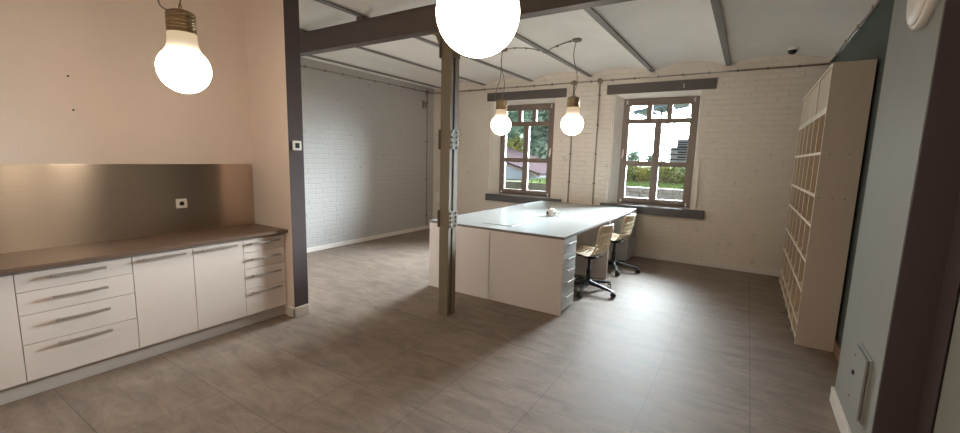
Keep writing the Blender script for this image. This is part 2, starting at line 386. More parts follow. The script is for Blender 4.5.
lb = MB().box(-.97, -.955, YB-.03, YB-.02, 2.74, 2.80, .003).build('lintel_clip', 'handle', w2)

def strap(x, z0, z1, zb, label):
    t = thing('shutter_strap', label, 'shutter strap', (x, YB, z0), 'shutter straps beside the windows')
    MB().box(x-.009, x+.009, YB-.016, YB+.001, z0, z1, .002).build('strap', 'plastic', t)
    MB().box(x-.022, x+.022, YB-.03, YB+.001, zb-.09, zb+.09, .006).build('winder_box', 'plastic', t)
strap(-4.42, .875, 2.69, 1.10, 'white shutter strap with winder box left of the left window')
strap(-2.03, .875, 2.69, 1.02, 'white shutter strap with winder box left of the right window')
strap(-.655, .90, 1.62, 1.14, 'short white shutter strap with winder box right of the right window')

# ------------------------------------------------------------------ steelwork
def isec(m, axis, c0, z0, h, wd, tf, tw, a, b):
    """I-section along X (axis 0) or Y (axis 1)"""
    hw, ht = wd/2, tw/2
    P = [(-hw,0),(hw,0),(hw,tf),(ht,tf),(ht,h-tf),(hw,h-tf),(hw,h),(-hw,h),(-hw,h-tf),(-ht,h-tf),(-ht,tf),(-hw,tf)]
    m.prism([(c0+x, z0+z) for x, z in P], axis, a, b)
bm_y = 3.262
t = thing('steel_beam', 'big dark brown steel beam spanning the room on top of the riveted column', 'beam', (-2.47, bm_y, 2.756))
m = MB(); isec(m, 0, bm_y, 2.756, .225, .115, .013, .02, XL, XR+.1); m.box(XL, XR+.1, bm_y-.045, bm_y+.045, 2.769, 2.968); m.build('web', 'steel_beam', t)
for jx in JX:
    MB().box(jx-.05, jx+.05, bm_y-.055, bm_y+.055, 2.98, 3.022, .004).build('bearing_plate', 'steel_beam', t)
ordw = ['nearest the left brick wall', 'second from the left brick wall', 'third from the left brick wall, also seen above the big beam',
        'fourth from the left brick wall, passing behind the big round lamp', 'fifth from the left brick wall, ending above the right window', 'nearest the bookcase, ending right of the right window']
for jx, wd in zip(JX, ordw):
    m = MB(); isec(m, 1, jx, 3.02, .06, .070, .012, .012, YR, YB+.01)
    tag(m.build('ceiling_joist', 'joist'), 'thin grey ceiling joist, ' + wd, 'joist', 'steel joists under the ceiling')
# column: two channels back to front, batten plates riveted across the slot
cx0, cx1, cy0, cy1 = -2.548, -2.420, 3.262, 3.394
t = thing('steel_column', 'riveted brown steel column of two channels standing before the white desks', 'column', (-2.484, 3.328, 0))
def channel(y, d, fl):
    m = MB(); o = [(cx0, y), (cx0+.042, y), (cx0+.046, y+d*.0), (cx1, y), (cx1, y+d*fl), (cx1-.010, y+d*fl), (cx1-.012, y+d*.014), (cx0+.012, y+d*.014), (cx0+.010, y+d*fl), (cx0, y+d*fl)]
    if d > 0: o[1:3] = [(cx0+.044, y+.022), (cx0+.050, y)]; o[0] = (cx0, y+.022); o[7] = (cx0+.012, y+d*.034)
    if d < 0: o = o[::-1]
    m.prism(o, 2, 0.005, 2.756); return m
channel(cy0, 1, .040).build('channel', 'column', t); channel(cy1, -1, .060).build('channel', 'column', t)
for zc, hh in ((.985, .085), (1.76, .095), (2.60, .085)):
    for sx, xx in ((1, cx1), (-1, cx0)):
        x0, x1 = (xx-.001, xx+.010) if sx > 0 else (xx-.010, xx+.001)
        pl = MB().box(x0, x1, cy0-.002, cy1+.002, zc-hh, zc+hh, .002).build('batten_plate', 'column', t)
        m = MB()
        for k in range(4):
            for yy in (cy0+.024, cy1-.024):
                z = zc-hh+.022+k*(2*hh-.044)/3
                xf = xx+sx*.008
                mm = [(0.013, 0), (.013, .006), (.009, .012)]
                b2 = MB().lathe(mm, seg=8); b2.xf(Matrix.Translation((xf, yy, z)) @ Matrix.Rotation(sx*PI/2, 4, 'Y'))
                me = bpy.data.meshes.new('tmp'); b2.b.to_mesh(me); b2.b.free(); m.b.from_mesh(me); bpy.data.meshes.remove(me)
        m.build('rivets', 'bolt', pl)
MB().box(cx0+.02, cx1-.012, cy0+.015, cy1-.015, 0, .03, .006).build('foot', 'concrete', t)
m = MB(); m.prism([(cx0, 2.60), (cx0, 2.756), (cx0-.07, 2.756), (cx0-.07, 2.735)], 1, cy0+.01, cy0+.03); m.prism([(cx1, 2.56), (cx1+.10, 2.735), (cx1+.10, 2.756), (cx1, 2.756)], 1, cy0+.01, cy0+.03)
m.build('gusset', 'column', t)
MB().box(cx0-.11, cx1+.11, cy0-.005, cy1+.0, 2.742, 2.757, .003).build('cap_plate', 'column', t)

# ------------------------------------------------------------------ kitchen
XD = -3.72; ZT = .868
def handle(parent, y0, y1, z):
    m = MB(); m.box(XD+.024, XD+.033, y0, y1, z-.009, z+.009, .002)
    for y in (y0+.012, y1-.022): m.box(XD-.002, XD+.026, y, y+.010, z-.005, z+.005)
    return m.build('handle', 'steel', parent)
def front(parent, name, y0, y1, z0, z1, hy0, hy1, hz):
    f = MB().box(XD-.019, XD, y0+.0018, y1-.0018, z0+.0018, z1-.0018, .0015).build(name, 'front', parent)
    handle(f, hy0, hy1, hz); return f
def cabinet(y0, y1, kind, label):
    t = thing('base_cabinet', label, 'kitchen cabinet', ((XK+XD)/2, (y0+y1)/2, .115), 'white kitchen base units under the worktop')
    MB().box(XK+.01, XD-.0195, y0+.001, y1-.001, .115, .839).build('body', 'carcass', t)
    yc = (y0+y1)/2
    if kind == 'drawers':
        zs = [.115, .356, .548, .697, .817]; hz = [.322, .480, .636, .778]
        for k in range(4): front(t, 'drawer', y0, y1, zs[k], zs[k+1], yc-.14, yc+.14, hz[k])
    else: front(t, 'door', y0, y1, .115, .817, yc-.14, yc+.14, .785)
    return t
cabinet(-.62, -.02, 'door', 'white kitchen base unit with one door, out of the frame left of the others')
cabinet(-.02, .58, 'door', 'white one-door kitchen base unit cut off by the left photo edge')
cabinet(.58, 1.168, 'drawers', 'wide white four-drawer kitchen base unit, left of the two doors')
cabinet(1.168, 1.567, 'door', 'white one-door kitchen base unit right beside the wide drawer unit')
cabinet(1.567, 1.970, 'door', 'white one-door kitchen base unit right beside the narrow drawer unit')
cabinet(1.970, 2.362, 'drawers', 'narrow white four-drawer kitchen base unit against the partition wall')
tag(MB().box(XK, -3.664, -.62, YP, .840, ZT, .003).build('worktop', 'worktop'), 'long dark brown kitchen worktop lying on the white base units', 'worktop')
tag(MB().box(-3.79, -3.772, -.62, YP-.002, 0, .117).build('plinth_board', 'plinth'), 'long recessed white plinth board under the kitchen units', 'plinth')
tag(MB().box(XK+.0005, XK+.006, -.62, YP-.004, ZT, 1.472, .001).build('backsplash_panel', 'brushed'), 'brushed steel splashback panel on the wall behind the worktop', 'splashback')
t = thing('wall_socket', 'white square power socket on the brushed steel splashback', 'socket', (XK+.006, 1.715, 1.125))
MB().box(XK+.005, XK+.016, 1.672, 1.758, 1.083, 1.167, .005).build('frame', 'plastic', t)
m = MB().lathe([(.024, 0), (.024, .006), (.021, .006), (.021, .002)], seg=20); m.xf(Matrix.Translation((XK+.013, 1.715, 1.125)) @ Matrix.Rotation(PI/2, 4, 'Y'))
m.build('socket_ring', 'plastic', t)
m = MB().lathe([(.019, 0), (.019, .0035)], seg=20); m.xf(Matrix.Translation((XK+.015, 1.715, 1.125)) @ Matrix.Rotation(PI/2, 4, 'Y'))
m.build('socket_well', 'darkhole', t)
t = thing('thermostat', 'small white thermostat with black display on the dark end of the partition wall', 'thermostat', (XP, 2.452, 1.62))
MB().box(XP-.001, XP+.014, 2.408, 2.496, 1.62, 1.708, .004).build('frame', 'plastic', t)
MB().box(XP+.012, XP+.018, 2.430, 2.474, 1.640, 1.688, .003).build('display', 'black', t)
for (y, z, l) in ((1.055, 2.106, 'small dark screw in the kitchen wall, the upper of two'), (1.065, 1.867, 'small dark screw in the kitchen wall, the lower of two')):
    m = MB().lathe([(.007, 0), (.007, .003), (.004, .005)], seg=10); m.xf(Matrix.Translation((XK-.001, y, z)) @ Matrix.Rotation(PI/2, 4, 'Y'))
    tag(m.build('wall_screw', 'darkhole'), l, 'screw', 'screws in the kitchen wall')

# ------------------------------------------------------------------ desks
DX0, DXM, DX1 = -3.228, -2.362, -1.494; DY0, DYM, DY1 = 3.958, 5.648, 7.30; DZ = .825
def desk(x0, x1, y0, y1, side, label):
    t = thing('desk', label, 'desk', ((x0+x1)/2, (y0+y1)/2, 0), 'white desks joined into one island')
    m = MB().box(x0+.0012, x1-.0012, y0+.0012, y1-.0012, DZ-.028, DZ, .002)
    for f in m.b.faces:
        if abs(f.normal.z) < .5 or f.calc_center_median().z < DZ-.01: f.material_index = 1
    m.build('tabletop', ['desktop', 'desk_edge'], t)
    for ya in (y0+.003, y1-.025):
        MB().box(x0+.003, x1-.004, ya, ya+.022, 0, DZ-.028, .001).build('end_panel', 'desk_panel', t)
    xi = x0+.004 if side > 0 else x1-.022
    MB().box(xi, xi+.018, y0+.025, y1-.025, .12, DZ-.028).build('modesty_panel', 'desk_panel', t)
    return t
desk(DXM, DX1, DY0, DYM, 1, 'near right desk of the island, with the front chair pushed in')
desk(DX0, DXM, DY0, DYM, -1, 'near left desk of the island, right behind the steel column')
desk(DXM, DX1, DYM, DY1, 1, 'far right desk of the island, with the rear chair pushed in')
desk(DX0, DXM, DYM, DY1, -1, 'far left desk of the island, below the left window')
def pedestal(y0, y1, label):
    xf = DX1-.004
    t = thing('drawer_pedestal', label, 'drawer unit', (xf-.3, (y0+y1)/2, 0), 'grey drawer units under the desks')
    m = MB(); m.box(xf-.62, xf-.018, y0, y1, .03, DZ-.030, .002); m.box(xf-.60, xf-.04, y0+.01, y1-.01, 0, .03); m.build('body', 'drawer', t)
    zs = [.035, .225, .385, .51, .635, .795]
    for k in range(5):
        d = MB().box(xf-.018, xf, y0+.002, y1-.002, zs[k]+.003, zs[k+1]-.003, .002).build('drawer', 'drawer', t)
        z = zs[k+1]-.055; w = (y1-y0)
        m = MB(); m.box(xf+.018, xf+.030, y0+w*.2, y1-w*.2, z-.008, z+.008, .003)
        for y in (y0+w*.24, y1-w*.24): m.box(xf-.001, xf+.020, y-.005, y+.005, z-.005, z+.005)
        m.build('handle', 'handle', d, label='bright metal handle')
pedestal(DY0+.03, 4.345, 'grey five-drawer unit at the near end of the desk island')
pedestal(6.78, DY1-.03, 'grey five-drawer unit at the far end of the desk island, below the right window')
tag(MB().box(-2.61, -2.215, 4.20, 4.55, DZ, DZ+.005, .0015).build('cable_cover', 'desktop'), 'flat pale cover plate lying across the seam of the near desks', 'cover plate')
t = thing('table_socket', 'small white rounded gadget with dark openings in the middle of the desk tops', 'desk gadget', (-2.24, 5.38, DZ))
MB().lathe([(.055, 0), (.064, .008), (.066, .05), (.058, .085), (.040, .10), (.036, .102)], (-2.24, 5.38, DZ), 20).build('body', 'plastic', t)
for a, z in ((-2.0, .045), (-.2, .05)):
    m = MB().lathe([(.018, 0), (.018, .010)], seg=12)
    m.xf(Matrix.Translation((-2.24+.058*math.cos(a), 5.38+.058*math.sin(a), DZ+z)) @ Matrix.Rotation(a, 4, 'Z') @ Matrix.Rotation(PI/2, 4, 'Y')); m.build('opening', 'darkhole', t)
MB().lathe([(.022, 0), (.022, .012), (.010, .018)], (-2.265, 5.37, DZ+.094), 12).build('cap', 'darkhole', t)
MB().tube([(-2.18, 5.36, DZ+.01), (-2.14, 5.40, DZ+.006), (-2.12, 5.47, DZ+.006), (-2.16, 5.55, DZ+.006), (-2.25, 5.58, DZ+.006), (-2.33, 5.56, DZ+.006)], .006, 6).build('cable', 'plastic', t)

# ------------------------------------------------------------------ chairs
def chair(loc, rz, label, legrot):
    t = thing('swivel_chair', label, 'chair', (0,0,0), 'swivel chairs at the desks')
    # shell profile (forward = +x): front lip, seat, bend, backrest
    pr = [(.235, .455), (.215, .478), (.16, .484), (.08, .474), (0, .466), (-.07, .466), (-.13, .474), (-.175, .498), (-.200, .54), (-.215, .60), (-.228, .67), (-.240, .74), (-.252, .81), (-.258, .85)]
    # resample
    P = [Vector((x, 0, z)) for x, z in [(x+.03, z) for x, z in pr]]; d = [0]
    for a, b in zip(P, P[1:]): d.append(d[-1]+(b-a).length)
    n = 27; rows = []
    for i in range(n+1):
        s = d[-1]*i/n; k = max(j for j in range(len(d)) if d[j] <= s+1e-9); k = min(k, len(P)-2)
        u = (s-d[k])/(d[k+1]-d[k]); rows.append(P[k].lerp(P[k+1], u))
    nw = 15; m = MB(); g = []
    for i, p in enumerate(rows):
        f = i/n; hw = .205 + .025*math.sin(PI*min(1, f*1.5))
        if f > .9: hw -= .05*((f-.9)/.1)**2
        if f < .06: hw -= .04*(1-f/.06)**2
        row = []
        for j in range(nw+1):
            v = 2*j/nw-1; up = .028*abs(v)**3
            q = Vector((p.x, v*hw, p.z))
            if f < .5: q.z += up*(1-max(0, (f-.35)/.15) if f > .35 else 1)
            if f > .35: q.x += up*min(1, (f-.35)/.15)
            row.append(m.b.verts.new(q))
        g.append(row)
    for i in range(n):
        for j in range(nw):
            hole = (i % 2 == 1 and j % 2 == 1 and 2 <= i <= n-3 and 2 <= j <= nw-2)
            if not hole:
                fc = m.b.faces.new((g[i][j], g[i+1][j], g[i+1][j+1], g[i][j+1])); fc.smooth = True
    sh = m.build('seat_shell', 'shell', t)
    md = sh.modifiers.new('thick', 'SOLIDIFY'); md.thickness = .009; md.offset = 0
    m = MB(); m.box(-.13, .12, -.10, .10, .437, .456, .006); m.box(-.06, .06, -.045, .045, .41, .44, .008)
    m.tube([(.02, -.05, .43), (.03, -.17, .425), (.03, -.22, .42)], .007, 8); m.build('mount', 'black', t)
    MB().lathe([(.034, .10), (.034, .13), (.027, .14), (.027, .27), (.018, .275), (.018, .42)], seg=16).build('gas_post', 'black', t)
    MB().lathe([(.045, .085), (.05, .10), (.045, .135), (.03, .14)], seg=16).build('hub', 'black', t)
    for k in range(5):
        a = legrot + 2*PI*k/5; c, s = math.cos(a), math.sin(a)
        m = MB(); pr2 = [(.03, .135, .085, .024), (.18, .112, .078, .02), (.32, .088, .064, .016), (.347, .078, .062, .012)]
        prev = None
        for r, zt, zb, hw in pr2:
            ring = [m.b.verts.new((r*c - y*s, r*s + y*c, z)) for y, z in ((-hw, zb), (hw, zb), (hw*.7, zt), (-hw*.7, zt))]
            if prev:
                for i in range(4): m.b.faces.new((prev[i], prev[(i+1)%4], ring[(i+1)%4], ring[i]))
            else: m.b.faces.new(ring[::-1])
            prev = ring
        m.b.faces.new(prev)
        lg = m.build('leg', 'black', t)
        w = MB(); px, py = .338*c, .338*s
        ca = a + .9
        for o in (-.016, .016):
            b2 = MB().lathe([(.022, -.008), (.027, -.005), (.027, .005), (.022, .008)], seg=16)
            b2.xf(Matrix.Translation((px + .012*math.cos(ca) - o*math.sin(ca), py + .012*math.sin(ca) + o*math.cos(ca), .027)) @ Matrix.Rotation(ca, 4, 'Z') @ Matrix.Rotation(PI/2, 4, 'X'))
            me = bpy.data.meshes.new('tmp'); b2.b.to_mesh(me); b2.b.free(); w.b.from_mesh(me); bpy.data.meshes.remove(me)
        w.tube([(px, py, .03), (px, py, .075)], .008, 8); w.box(px-.012, px+.012, py-.012, py+.012, .036, .056, .004)
        w.build('caster', 'black', lg)
    t.location = loc; t.rotation_euler = (0, 0, rz)
    return t
CH = chair((-1.54, 4.98, 0), PI - .15, 'front swivel chair with cream perforated shell at the near right desk', -.28-PI+.15)
c2 = dup(CH, (-1.555, 6.19, 0), 'rear swivel chair with cream perforated shell at the far right desk, below the window')
for ch in c2.children:
    if ch.name.startswith('leg'): ch.rotation_euler.z = .38

# ------------------------------------------------------------------ bookcase
BX0, BX1 = .50, XR-.018; BY0, BY1 = 4.58, 6.93; BZ = 2.07
BK = 'white bookcase of narrow open compartments'
def board(name, parent, y0, y1, z0, z1, x0=BX0, x1=BX1-.008, mat='book_in'):
    """a board whose front edge carries a pale edging"""
    m = MB().box(x0, x1, y0, y1, z0, z1, .001)
    for f in m.b.faces:
        if f.calc_center_median().x < x0+.0012: f.material_index = 1
    return m.build(name, [mat, 'book_edge'], parent)
t = thing('bookcase', 'long pale open bookcase with many compartments standing along the right wall', 'bookcase', ((BX0+BX1)/2, (BY0+BY1)/2, 0))
sp_ = board('side_panel', t, BY0, BY0+.022, 0, BZ, x1=BX1, mat='book')
board('side_panel', t, BY1-.022, BY1, 0, BZ, x1=BX1, mat='book')
MB().box(BX1-.008, BX1, BY0+.022, BY1-.022, .0, BZ).build('back_panel', 'book_in', t)
zs_ = (.06, .19, .49, .76, 1.083, 1.345, 1.707, 2.055)
for z in zs_: board('shelf_board', t, BY0+.022, BY1-.022, z-.012, z+.012)
for k in range(1, 6):
    y = BY0+(BY1-BY0)*k/6; board('divider', t, y-.014, y+.014, 0, BZ-.01, x0=BX0+.001)
for x, z in ((.56, 1.70), (.69, 1.70), (.53, 1.33), (.62, 1.33), (.70, 1.33)):
    b2 = MB().lathe([(.0045, 0), (.0045, .002)], seg=8); b2.xf(Matrix.Translation((x, BY0+.001, z)) @ Matrix.Rotation(PI/2, 4, 'X')); b2.build('screw_cap', 'darkhole', sp_)
t = thing('bookcase_top_unit', 'low pale three-door unit standing on top of the long bookcase', 'bookcase', ((BX0+BX1)/2, (BY0+BY1)/2, BZ))
for y in (BY0, BY1-.022): board('side_panel', t, y, y+.022, BZ+.001, 2.445, x1=BX1, mat='book')
for z in (BZ+.012, 2.433): board('shelf_board', t, BY0+.022, BY1-.022, z-.011, z+.011)
MB().box(BX1-.008, BX1, BY0+.022, BY1-.022, BZ+.001, 2.445).build('back_panel', 'book_in', t)
for k in (1, 2):
    y = BY0+(BY1-BY0)*k/3; board('divider', t, y-.014, y+.014, BZ+.018, 2.428, x0=BX0+.001)
for k in range(3):
    ya, yb = BY0+(BY1-BY0)*k/3, BY0+(BY1-BY0)*(k+1)/3
    MB().box(BX0+.008, BX0+.022, ya+(.024 if k == 0 else .016), yb-(.024 if k == 2 else .016), BZ+.024, 2.421, .001).build('door', 'book', t)

# ------------------------------------------------------------------ pendant lamps
def ceil_z(x):
    for (a, za), (b, zb) in zip(prof, prof[1:]):
        if a <= x <= b: return za+(zb-za)*(x-a)/(b-a)
    return 3.05
R = .146
def pendant(x, y, zc, label, cable_kind):
    t = thing('pendant_lamp', label, 'lamp', (x, y, zc), 'giant light bulb pendants')
    P = [(.001, -R), (R*.09, -R*.996)]
    for k in range(2, 30):
        a = -PI/2 + (PI/2+.62)*k/29; P.append((R*math.cos(a), R*math.sin(a)))
    ztop = .215; zz = P[-1][1]; r0 = P[-1][0]
    for k in range(1, 9):
        u = k/8; e = 1-(1-u)**3.3
        P.append((r0+(.080-r0)*e, zz+(ztop-zz)*u))
    MB().lathe(P, (x, y, zc), 40, cap=False).build('bulb', 'bulb', t, label='glowing frosted bulb, dimmer towards the neck')
    pr = [(.083, ztop-.002), (.081, ztop+.002)]
    for k in range(6):
        z = ztop+.004+k*.019; pr += [(.079, z), (.081, z+.005), (.079, z+.014), (.074, z+.018)]
    pr += [(.072, ztop+.122), (.055, ztop+.132), (.012, ztop+.135)]
    MB().lathe(pr, (x, y, zc), 30).build('screw_socket', 'socket', t)
    zs = ztop+.130
    m = MB(); m.tube([(x-.018, y, zc+zs), (x-.014, y, zc+zs+.035), (x, y, zc+zs+.046), (x+.014, y, zc+zs+.035), (x+.018, y, zc+zs)], .004, 8)
    m.build('hanger_loop', 'socket', t)
    cz = ceil_z(x); h = cz-(zc+zs+.042); pts = []
    for k in range(17):
        u = k/16; sw = .035*math.sin(PI*2*u)*(1-.3*u) if cable_kind else .012*math.sin(2*PI*u)
        pts.append((x+sw, y+.3*sw, zc+zs+.042+h*u))
    MB().tube(pts, .0045, 8).build('cable', 'cord', t)
    if cable_kind == 2:
        dx, dy = (-.39, -.92) if y < 3 else (-.87, -.5)
        q = [(x+dx*a, y+dy*a, zc+zs+b) for a, b in ((.01, -.002), (.075, -.002), (.105, .03), (.095, .09), (.06, .2), (.03, .33))] + [(x+.02*dx, y+.02*dy, cz-.03)]
        MB().tube(smooth(q), .0045, 8).build('slack_cable', 'cord', t)
    MB().lathe([(.05, cz-zc-.028), (.06, cz-zc-.02), (.06, cz-zc+.01)], (x, y, zc), 24).build('canopy', 'cord', t)
    return t
def smooth(q, n=6):
    q = [Vector(p) for p in q]; out = []
    for i in range(len(q)-1):
        p0, p1, p2, p3 = q[max(i-1, 0)], q[i], q[i+1], q[min(i+2, len(q)-1)]
        for k in range(n):
            t = k/n; out.append(.5*((2*p1)+(p2-p0)*t+(2*p0-5*p1+4*p2-p3)*t*t+(3*p1-p0-3*p2+p3)*t**3))
    return out + [q[-1]]
pendant(-.852, 1.302, 2.098, 'giant light bulb pendant hanging closest, cut off at the top of the photo', 1)
pendant(-3.06, 1.315, 2.100, 'giant light bulb pendant hanging before the pale kitchen wall', 2)
pendant(-3.10, 5.42, 2.075, 'giant light bulb pendant over the desks, before the left window', 2)
pendant(-2.02, 5.42, 2.065, 'giant light bulb pendant over the desks, between the two windows', 1)
pendant(-.90, -1.20, 2.13, 'added unseen light bulb pendant behind the camera on the pier side, for warm fill', 1)  # added lamp out of view, warms the near floor and pier end
pendant(-3.06, -1.20, 2.13, 'added unseen light bulb pendant behind the camera on the kitchen side, for warm fill', 1)  # second added lamp out of view, fill light for the kitchen side
t = thing('ceiling_cable', 'thin cable clipped along the ceiling between the two lamps over the desks', 'cable', (-2.5, 5.42, 3.0))
pts = []
xa, xb = -3.10, -2.02
for k in range(25):
    x = xa+(xb-xa)*k/24; z = ceil_z(x)-.008
    if abs(x-JX[3]) < .06: z = 3.008
    pts.append((x, 5.42+(.0 if k % 6 else .01), z))
MB().tube(pts, .006, 8).build('cable', 'cord', t)
for k in (4, 8, 12, 18, 22):
    x, y, z = pts[k]; MB().box(x-.012, x+.012, y-.014, y+.014, z-.012, z+.018, .003).build('cable_clip', 'clip', t)

# ------------------------------------------------------------------ conduits
def conduit(name, label, pts, step, ax, r=.011, clipdir=(0,1,0), first=.2):
    t = thing(name, label, 'conduit', pts[0], 'cable conduits on walls and ceiling')
    MB().tube(pts, r, 10).build('pipe', 'pipe', t)
    a, b = Vector(pts[0]), Vector(pts[-1]); L = (b-a).length; d = (b-a).normalized(); s = first
    cd = Vector(clipdir)
    while s < L-.05:
        p = a+d*s; e = Vector((.012, .012, .012)); 
        lo = [p[i]-(.017 if abs(d[i]) < .5 else .012) for i in range(3)]; hi = [p[i]+(.017 if abs(d[i]) < .5 else .012) for i in range(3)]
        for i in range(3):
            if cd[i] > .5: hi[i] = p[i]+.022
            if cd[i] < -.5: lo[i] = p[i]-.022
        MB().box(lo[0], hi[0], lo[1], hi[1], lo[2], hi[2], .003).build('pipe_clip', 'clip', t); s += step
    return t
g = .018
conduit('cable_conduit', 'long thin conduit running along the back wall above both windows', [(XL+.02, YB-g, 2.936), (.76, YB-g, 2.936)], .36, 0, clipdir=(0,1,0))
conduit('cable_conduit', 'long thin conduit running along the left brick wall under the ceiling', [(XL+g, 2.54, 2.887), (XL+g, 7.31, 2.93)], .36, 1, clipdir=(-1,0,0))
conduit('cable_conduit', 'thin upright conduit at the far end of the left brick wall', [(XL+g, 7.10, 2.90), (XL+g, 7.10, .08)], .8, 2, clipdir=(-1,0,0))
conduit('cable_conduit', 'left of two upright conduits on the back wall between the windows', [(-2.735, YB-g, 2.90), (-2.735, YB-g, .08)], .5, 2)
conduit('cable_conduit', 'right of two upright conduits on the back wall between the windows', [(-2.275, YB-g, 2.90), (-2.275, YB-g, .08)], .5, 2)
conduit('cable_conduit', 'thin conduit in the corner of the ceiling and the right wall, above the bookcase', [(XR-g, 3.6, 2.955), (XR-g, 7.30, 2.955)], .6, 1, clipdir=(1,0,0))
conduit('cable_conduit', 'short conduit on the ceiling near side of the big beam, above the kitchen lamp', [(-3.06, 1.38, ceil_z(-3.06)-.010), (-3.06, 3.18, ceil_z(-3.06)-.010)], .55, 1, clipdir=(0,0,1))
def jbox(x, y, z, label, ax):
    t = thing('junction_box', label, 'junction box', (x, y, z), 'small round junction boxes on the conduits')
    m = MB().lathe([(.045, -.001), (.045, .03), (.04, .036)], seg=20); m2 = MB().lathe([(.036, .034), (.036, .042), (.03, .045)], seg=20)
    rot = Matrix.Rotation(PI/2, 4, 'X') if ax == 'y' else Matrix.Rotation(PI/2, 4, 'Y')
    for mm, nm, mt in ((m, 'body', 'pipe'), (m2, 'lid', 'clip')):
        mm.xf(Matrix.Translation((x, y, z)) @ rot); mm.build(nm, mt, t)
jbox(-2.735, YB, 2.936, 'small round junction box above the left upright conduit between the windows', 'y')
jbox(-2.275, YB, 2.936, 'small round junction box above the right upright conduit between the windows', 'y')
jbox(XL, 7.10, 2.925, 'small round junction box at the top far corner of the left brick wall', 'x')
t = thing('switch_box', 'small pale switch box on the back wall, low beside the left corner', 'switch', (-5.72, YB, .55))
MB().box(-5.80, -5.66, YB-.045, YB, .58, .80, .006).build('body', 'plastic', t)
MB().box(-5.775, -5.685, YB-.052, YB-.043, .61, .77, .004).build('cover', 'plastic', t)
t = thing('wall_box', 'small grey box on the left brick wall beside the upright conduit', 'wall box', (XL, 6.98, 2.60))
MB().box(XL, XL+.05, 6.95, 7.05, 2.58, 2.74, .006).build('body', 'pipe', t); MB().box(XL+.048, XL+.056, 6.965, 7.035, 2.60, 2.72, .003).build('lid', 'clip', t)

# ------------------------------------------------------------------ right side fittings
cxd, cyd = .33, 6.92; czd = ceil_z(.33)
t = thing('dome_camera', 'small dark dome security camera on the ceiling before the back wall', 'security camera', (cxd, cyd, czd))
MB().lathe([(.058, -.038), (.062, -.03), (.062, .004)], (cxd, cyd, czd), 24).build('base', 'plastic', t)
MB().lathe([(.004, -.088), (.025, -.083), (.042, -.068), (.05, -.048), (.051, -.036)], (cxd, cyd, czd), 24).build('dome', 'black', t)
t = thing('access_hatch', 'grey metal access hatch standing proud of the pier wall near the floor', 'hatch', (XPIER, 2.95, .43))
MB().box(XPIER-.012, XPIER+.001, 2.822, 3.08, .252, .612, .003).build('frame', 'greywall', t)
MB().box(XPIER-.028, XPIER-.016, 2.835, 3.075, .262, .602, .003).build('door', 'greywall', t)
MB().box(XPIER-.017, XPIER-.011, 2.845, 3.07, .27, .595).build('gap_shade', 'darkhole', t)  # dark filler between frame and door, painted as the shade of the gap
m = MB().lathe([(.013, 0), (.013, .008), (.008, .010)], seg=14); m.xf(Matrix.Translation((XPIER-.027, 3.035, .45)) @ Matrix.Rotation(-PI/2, 4, 'Y')); m.build('lock', 'darkhole', t)
for y, z in ((3.055, .545), (3.055, .30)):
    m = MB().lathe([(.006, 0), (.006, .003)], seg=10); m.xf(Matrix.Translation((XPIER-.027, y, z)) @ Matrix.Rotation(-PI/2, 4, 'Y')); m.build('screw', 'darkhole', t)
t = thing('wall_light', 'round white wall disc high on the grey pier, cut by the photo top', 'wall light', (XPIER, 2.90, 2.43))
m = MB().lathe([(.172, -.001), (.172, .03), (.165, .038)], seg=40); m.xf(Matrix.Translation((XPIER, 2.90, 2.435)) @ Matrix.Rotation(-PI/2, 4, 'Y')); m.build('rim', 'plastic', t)
m = MB().lathe([(.155, .036), (.150, .046), (.09, .054), (.01, .056)], seg=40); m.xf(Matrix.Translation((XPIER, 2.90, 2.435)) @ Matrix.Rotation(-PI/2, 4, 'Y')); m.build('cover', 'plastic', t)

# ------------------------------------------------------------------ outside
MB().box(-14, 8, YO+.01, 9.6, -.6, -.3).build('ground', 'earth', kind=struct)
MB().box(-70, 50, 9.86, 130, -.6, .98).build('terrace', 'earth', kind=struct)
rs = random.Random(3)
def rubble(x0, x1, y0, y1, z0, z1):
    m = MB(); z = z0
    while z < z1-.02:
        h = min(rs.uniform(.10, .17), z1-z); x = x0
        while x < x1:
            w = rs.uniform(.14, .34); d = rs.uniform(-.02, .02)
            m.box(x+.006, min(x+w, x1)-.006, y0+d, y1, z+.006, z+h-.004, .015); x += w
        z += h
    m.box(x0, x1, y0+.03, y1-.01, z0, z1-.02); return m
tag(rubble(-3.6, 3.0, 9.55, 9.85, -.3, 1.04).build('stone_wall', 'stone'), 'low rubble stone wall outside the right window', 'wall')
def leaves(m, c, r, n, size, rnd, squash=1.0):
    for _ in range(n):
        while True:
            p = Vector((rnd.uniform(-1,1), rnd.uniform(-1,1), rnd.uniform(-1,1)))
            if .25 < p.length < 1: break
        p = Vector(c) + Vector((p.x*r[0], p.y*r[1], p.z*r[2]))
        d = Vector((rnd.gauss(0,1), rnd.gauss(0,1), rnd.gauss(0,1))).normalized(); e = d.orthogonal().normalized(); s = size*rnd.uniform(.6, 1.3)
        m.b.faces.new([m.b.verts.new(p+e*s), m.b.verts.new(p+d*s*.5+e*.1*s), m.b.verts.new(p-e*s), m.b.verts.new(p-d*s*.5)])
    return m
